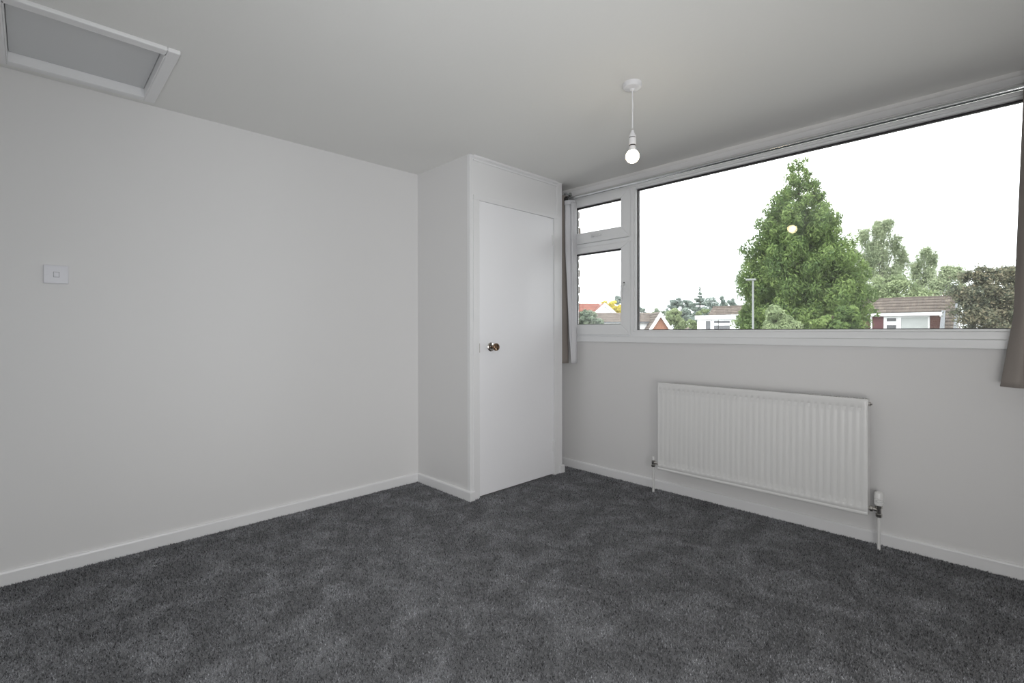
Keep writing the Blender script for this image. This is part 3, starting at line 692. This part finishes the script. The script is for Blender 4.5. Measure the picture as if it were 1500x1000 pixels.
gabled(h3, 46.0, 862, 967, 460.0, 473.0, 982.5, 483.5, M['roof'], M['brick'], M['white_ext'], 2.4)
h4 = empty('house', tuple(loc(886, 66)+Vector((0, 0, GZ))), label='house with salmon red roof and plain white gable seen through the left casement', cat='house')
gabled(h4, 66.0, 790, 886, 446.2, 464.0, 902, 460.5, M['redroof'], M['white_ext'], M['white_ext'], 3.0)
h5 = empty('house', (XY(990, 75), 75, GZ), label='low brown roofed house just showing between the orange gable and the white house', cat='house')
xa, xb = XY(980, 75), XY(1003, 75); za, zr = ZY(990, 486, 75), ZY(990, 477.5, 78)
MB().box(xa, xb, 75.2, 80.8, GZ, za).build('wall', M['white_ext'], h5)
a = Vector((xa, 75, za)); tile_slope('roof_tiles', a, EX*(xb-xa), Vector((0, 3, zr-za)), 10, 5, M['roof'], h5)
MB().poly([a, a+Vector((0, 3, zr-za)), a+Vector((0, 6, 0))], EX*(xb-xa)).build('roof_deck', M['lead'], h5)

# street lamp
d = 18.0; s = px(d); p = loc(1103, d); zt = zpx(411, d)
sl = empty('street_lamp', (p.x, p.y, GZ), label='slim grey street lamp standing in front of the white house and cypress edge', cat='street lamp')
MB().tube([(p.x, p.y, GZ), (p.x, p.y, GZ+1.2), (p.x, p.y, GZ+1.25), (p.x, p.y, zt-0.05)], [0.07, 0.07, 0.040, 0.030], 12).build('pole', M['steel'], sl, True)
q = E1*-0.42; mt = Matrix.Translation((p.x, p.y, zt)) @ Matrix.Rotation(math.atan2(E1.y, E1.x), 4, 'Z')
b = MB(); b.box(-0.24, 0.09, -0.07, 0.07, -0.04, 0.02, 0.018, 2, M=mt); b.build('lantern', M['steel'], sl, True)

# ---- trees
def leaves(name, clumps, n, size, m, parent, flat=0.0, droop=0.0, shell=(0.55, 1.05), aspect=1.6, hang=0.0):
    """a mesh of small leaf sprays scattered over ellipsoidal clumps (centre xyz, radii xyz)"""
    cl = np.array(clumps); wt = (cl[:, 3]*cl[:, 4]+cl[:, 3]*cl[:, 5]+cl[:, 4]*cl[:, 5]); idx = rng.choice(len(cl), n, p=wt/wt.sum())
    dr = rng.normal(size=(n, 3)); dr /= np.linalg.norm(dr, axis=1)[:, None]
    rad = np.abs(rng.normal(size=n))*shell[1] if shell[0] < 0 else rng.uniform(shell[0], shell[1], n)**0.6
    P = cl[idx, :3] + dr*cl[idx, 3:6]*rad[:, None]
    if hang: P[:, 2] -= rng.exponential(hang, n)*(rng.random(n) < 0.6)
    nr = dr*1.0 + rng.normal(size=(n, 3))*0.45; nr /= np.linalg.norm(nr, axis=1)[:, None]
    t = rng.normal(size=(n, 3)); t[:, 2] -= droop; t -= nr*(t*nr).sum(1)[:, None]; t /= np.linalg.norm(t, axis=1)[:, None]
    b_ = np.cross(nr, t); sz = (size*rng.uniform(0.6, 1.35, n))[:, None]
    V = np.empty((n, 4, 3)); V[:, 0] = P-t*sz*aspect; V[:, 1] = P-b_*sz*0.62; V[:, 2] = P+t*sz*aspect; V[:, 3] = P+b_*sz*0.62
    V[:, 1] += nr*sz*0.25; V[:, 3] += nr*sz*0.25
    me = np_mesh(name, V.reshape(-1, 3), np.arange(4*n).reshape(-1, 4))
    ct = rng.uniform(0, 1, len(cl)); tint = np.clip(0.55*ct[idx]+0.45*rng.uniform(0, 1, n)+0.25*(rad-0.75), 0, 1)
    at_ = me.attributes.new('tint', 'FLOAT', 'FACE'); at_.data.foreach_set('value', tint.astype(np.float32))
    return link(name, me, m, parent)
def tree(root_u, d, label, cat, m, blobs, n, size, trunkm='bark', group=None, name='tree', sub=None, droop=0.0, shell=(0.5, 1.05), trunk_r=0.16, depth=0.8, rag=0.35, cl_scale=0.34, per=9, top=None, branches=5, hang=0.0):
    """blobs: (u, v, ru, rv) outlines of the crown's masses as seen, given depth; each mass becomes a cluster of smaller clumps"""
    s = px(d); base = loc(root_u, d); root = empty(name, (base.x, base.y, GZ), label=label, cat=cat, group=group)
    cl = []; cents = []
    for u, v, ru, rv in blobs:
        c_ = at(u, v, d); rx, rz_ = ru*s, rv*s; ry = rx*depth; cents.append(c_)
        for k in range(per):
            a = rng.normal(size=3); a /= np.linalg.norm(a); q = rng.uniform(0.25, 0.82)
            o = E1*(a[0]*rx*q) + E2*(a[1]*ry*q) + Vector((0, 0, a[2]*rz_*q)); r = cl_scale*rng.uniform(0.7, 1.3)
            cl.append((c_.x+o.x, c_.y+o.y, c_.z+o.z, rx*r, rx*r, rz_*r*rng.uniform(0.7, 1.1)))
    leaves('foliage', cl, n, size, m, root, droop=droop, shell=shell, hang=hang)
    top_z = max(c.z for c in cents); t = MB(); tr = [(base.x, base.y, GZ)]
    hz = top_z-GZ
    for i in range(1, 6): tr.append((base.x+math.sin(i*1.7+root_u)*0.02*hz, base.y+math.cos(i*2.1+root_u)*0.02*hz, GZ+hz*i/5))
    t.tube(tr, [trunk_r*(1-0.15*i) for i in range(6)], 8)
    for k in range(min(branches, len(cents))):
        c_ = cents[(k*7) % len(cents)]; f = 0.45+0.4*k/max(1, branches)
        z0 = GZ+(c_.z-GZ)*f; t.tube([(base.x, base.y, z0), ((base.x+c_.x)/2, (base.y+c_.y)/2, z0+(c_.z-z0)*0.6), (c_.x, c_.y, c_.z)], [trunk_r*0.4, trunk_r*0.28, trunk_r*0.1], 6)
    t.build('trunk', M[trunkm], root, True)
    return root

# the tall conifer: rings of upswept, drooping-tipped sprays on a cone
d = 25.0; s = px(d); base = loc(1170, d)
cf = empty('conifer_tree', (base.x, base.y, GZ), label='tall dense green cypress with pointed top filling the middle of the window view', cat='tree')
prof = [(231, 3, 3), (240, 11, 12), (262, 27, 24), (290, 38, 34), (310, 52, 44), (330, 63, 58), (350, 64, 70), (380, 82, 76), (410, 86, 86), (440, 88, 93), (470, 86, 96), (500, 84, 96), (540, 78, 86), (580, 50, 55)]
cl = []
for vv in np.arange(233, 585, 6.0):
    L = np.interp(vv, [p_[0] for p_ in prof], [p_[1] for p_ in prof])*s; R_ = np.interp(vv, [p_[0] for p_ in prof], [p_[2] for p_ in prof])*s
    rm = (L+R_)/2; k = max(2, int(2+rm*3.6)); ph = rng.uniform(0, 6.28)
    for i in range(k):
        a = ph+2*PI*i/k+rng.uniform(-0.3, 0.3); rr = (R_ if math.cos(a) > 0 else L)
        f = rng.uniform(0.55, 1.0); q = (0.09+0.13*rm)*rng.uniform(0.6, 1.35); hh = rng.uniform(-6, 6)*s
        c_ = at(1170, vv, d)
        # a plume: three clumps rising outward, with a drooping tip
        for g_, (fr_, dz, qs) in enumerate(((f*0.72, -0.10, 1.0), (f*0.90, 0.06, 0.8), (f*1.0, 0.02, 0.48))):
            p_ = c_ + E1*(rr*fr_*math.cos(a)) + E2*(rm*fr_*math.sin(a)) + Vector((0, 0, hh+dz*(0.6+rm*0.4)))
            cl.append((p_.x, p_.y, p_.z, q*qs, q*qs, q*qs*1.25))
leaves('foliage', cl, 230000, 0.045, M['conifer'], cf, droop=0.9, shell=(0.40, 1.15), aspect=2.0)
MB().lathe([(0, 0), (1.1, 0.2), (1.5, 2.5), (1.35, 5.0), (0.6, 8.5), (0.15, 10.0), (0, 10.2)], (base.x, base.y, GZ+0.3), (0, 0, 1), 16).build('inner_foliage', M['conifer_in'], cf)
MB().tube([(base.x, base.y, GZ), (base.x, base.y, GZ+5), (base.x, base.y, zpx(240, d))], [0.28, 0.18, 0.02], 10).build('trunk', M['bark'], cf, True)
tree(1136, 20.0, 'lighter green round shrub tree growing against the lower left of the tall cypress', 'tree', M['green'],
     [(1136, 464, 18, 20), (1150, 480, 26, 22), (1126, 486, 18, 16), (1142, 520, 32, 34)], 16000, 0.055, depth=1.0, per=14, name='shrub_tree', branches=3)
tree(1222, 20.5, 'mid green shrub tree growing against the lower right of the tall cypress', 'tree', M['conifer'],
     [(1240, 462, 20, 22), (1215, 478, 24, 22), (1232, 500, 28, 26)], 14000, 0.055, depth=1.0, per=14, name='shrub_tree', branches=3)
# birches behind the right-hand house
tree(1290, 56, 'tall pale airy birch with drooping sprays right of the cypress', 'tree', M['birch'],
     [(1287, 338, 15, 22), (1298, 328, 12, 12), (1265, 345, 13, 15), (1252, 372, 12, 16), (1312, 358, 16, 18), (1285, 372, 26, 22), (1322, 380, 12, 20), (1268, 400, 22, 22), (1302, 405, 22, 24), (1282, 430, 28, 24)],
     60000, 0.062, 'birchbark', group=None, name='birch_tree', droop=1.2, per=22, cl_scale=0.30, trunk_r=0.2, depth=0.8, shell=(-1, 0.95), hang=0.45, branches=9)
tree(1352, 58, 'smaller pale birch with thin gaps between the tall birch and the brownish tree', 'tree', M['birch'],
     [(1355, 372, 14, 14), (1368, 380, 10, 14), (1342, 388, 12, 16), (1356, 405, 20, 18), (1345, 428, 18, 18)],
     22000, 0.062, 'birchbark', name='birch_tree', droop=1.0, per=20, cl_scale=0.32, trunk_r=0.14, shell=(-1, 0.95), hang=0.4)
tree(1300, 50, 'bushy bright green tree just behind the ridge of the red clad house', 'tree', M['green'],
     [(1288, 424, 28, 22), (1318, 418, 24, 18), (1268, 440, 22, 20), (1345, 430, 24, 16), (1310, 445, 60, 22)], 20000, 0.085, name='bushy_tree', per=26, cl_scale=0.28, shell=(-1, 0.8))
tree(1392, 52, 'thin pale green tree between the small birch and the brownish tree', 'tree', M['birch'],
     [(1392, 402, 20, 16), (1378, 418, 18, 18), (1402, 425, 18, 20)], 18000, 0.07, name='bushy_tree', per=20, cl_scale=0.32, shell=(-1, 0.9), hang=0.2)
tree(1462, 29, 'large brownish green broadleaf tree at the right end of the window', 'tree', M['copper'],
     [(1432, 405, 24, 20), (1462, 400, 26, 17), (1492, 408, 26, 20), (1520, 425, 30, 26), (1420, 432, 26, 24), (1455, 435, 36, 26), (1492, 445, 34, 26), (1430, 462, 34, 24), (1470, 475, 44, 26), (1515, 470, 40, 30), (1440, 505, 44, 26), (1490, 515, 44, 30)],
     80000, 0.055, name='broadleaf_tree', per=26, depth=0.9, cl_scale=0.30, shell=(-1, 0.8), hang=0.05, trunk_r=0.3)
# distant belt
FG = 'dark hazy trees on the horizon left of the cypress'
tree(1025, 86, 'distant dark fir with a spiky tip rising over the hazy tree line', 'tree', M['farconifer'],
     [(1025, 424, 0.7, 5), (1025, 430, 3.5, 1.6), (1025, 434, 4.0, 1.4), (1024, 438, 8, 1.6), (1026, 441, 6, 2), (1024, 445, 13, 2), (1026, 453, 16, 8), (1028, 466, 20, 14)], 7000, 0.14, name='fir_tree', per=9)
tree(1043, 108, 'distant dark green tree between the spiky fir and the small peaked fir', 'tree', M['farconifer'],
     [(1042, 446, 14, 13), (1050, 455, 16, 18), (1045, 470, 18, 16)], 5000, 0.14, name='distant_tree', per=12)
tree(1059, 92, 'distant small peaked fir nearest the cypress on the horizon', 'tree', M['farconifer'],
     [(1058, 436, 4, 4), (1058, 444, 5, 8), (1060, 454, 9, 12), (1062, 470, 14, 16)], 3500, 0.14, name='fir_tree', per=9)
tree(1073, 118, 'distant dull green tree touching the left edge of the cypress', 'tree', M['farconifer'],
     [(1073, 445, 8, 9), (1076, 460, 12, 16)], 2500, 0.14, name='distant_tree', per=9)
tree(1000, 102, 'distant dark rounded tree at the left end of the hazy tree line', 'tree', M['farconifer'],
     [(995, 444, 13, 9), (1008, 446, 13, 10), (985, 453, 10, 8), (1000, 462, 20, 14)], 6500, 0.14, name='distant_tree', per=12)
tree(992, 66, 'bright green round tree behind the orange gable house', 'tree', M['green'],
     [(989, 462, 12, 12), (980, 470, 10, 12), (998, 474, 13, 14)], 6000, 0.10, name='round_tree', per=12)
tree(1018, 55, 'pale green bush beside the left corner of the white house', 'bush', M['green'],
     [(1015, 474, 8, 8), (1018, 484, 12, 12)], 3000, 0.09, name='bush', per=10, trunk_r=0.08, branches=2)
tree(1033, 50, 'small rounded green bush showing above the flat left end of the white house', 'bush', M['green'],
     [(1033, 456, 7, 4), (1026, 459, 6, 4)], 1800, 0.08, name='bush', per=8, trunk_r=0.08, branches=2)
tree(940, 92, 'small distant dark tree beside the window mullion', 'tree', M['farconifer'],
     [(938, 456, 7, 7), (945, 462, 8, 8)], 2000, 0.13, name='distant_tree', per=8)
tree(962, 88, 'small distant green trees crown just above the brown ridge', 'tree', M['greygreen'],
     [(952, 460, 8, 5), (965, 456, 7, 7), (974, 460, 8, 7)], 2600, 0.12, name='distant_tree', per=8)
tree(900, 96, 'golden yellow leaved tree beside the white gable in the left casement', 'tree', M['yellow'],
     [(896, 449, 11, 10), (908, 454, 12, 11), (885, 443, 6, 4), (904, 464, 14, 10)], 8000, 0.085, name='golden_tree', per=12)
tree(908, 122, 'distant dark tree behind the golden yellow tree', 'tree', M['farconifer'],
     [(907, 440, 10, 7), (915, 450, 9, 12)], 3000, 0.14, name='distant_tree', per=10)
tree(866, 34, 'grey green bush in the lower corner of the left casement', 'bush', M['greygreen'],
     [(864, 464, 14, 10), (854, 458, 7, 6), (872, 474, 16, 10), (850, 476, 14, 12), (866, 492, 24, 16)], 9000, 0.06, name='bush', per=14, trunk_r=0.1)
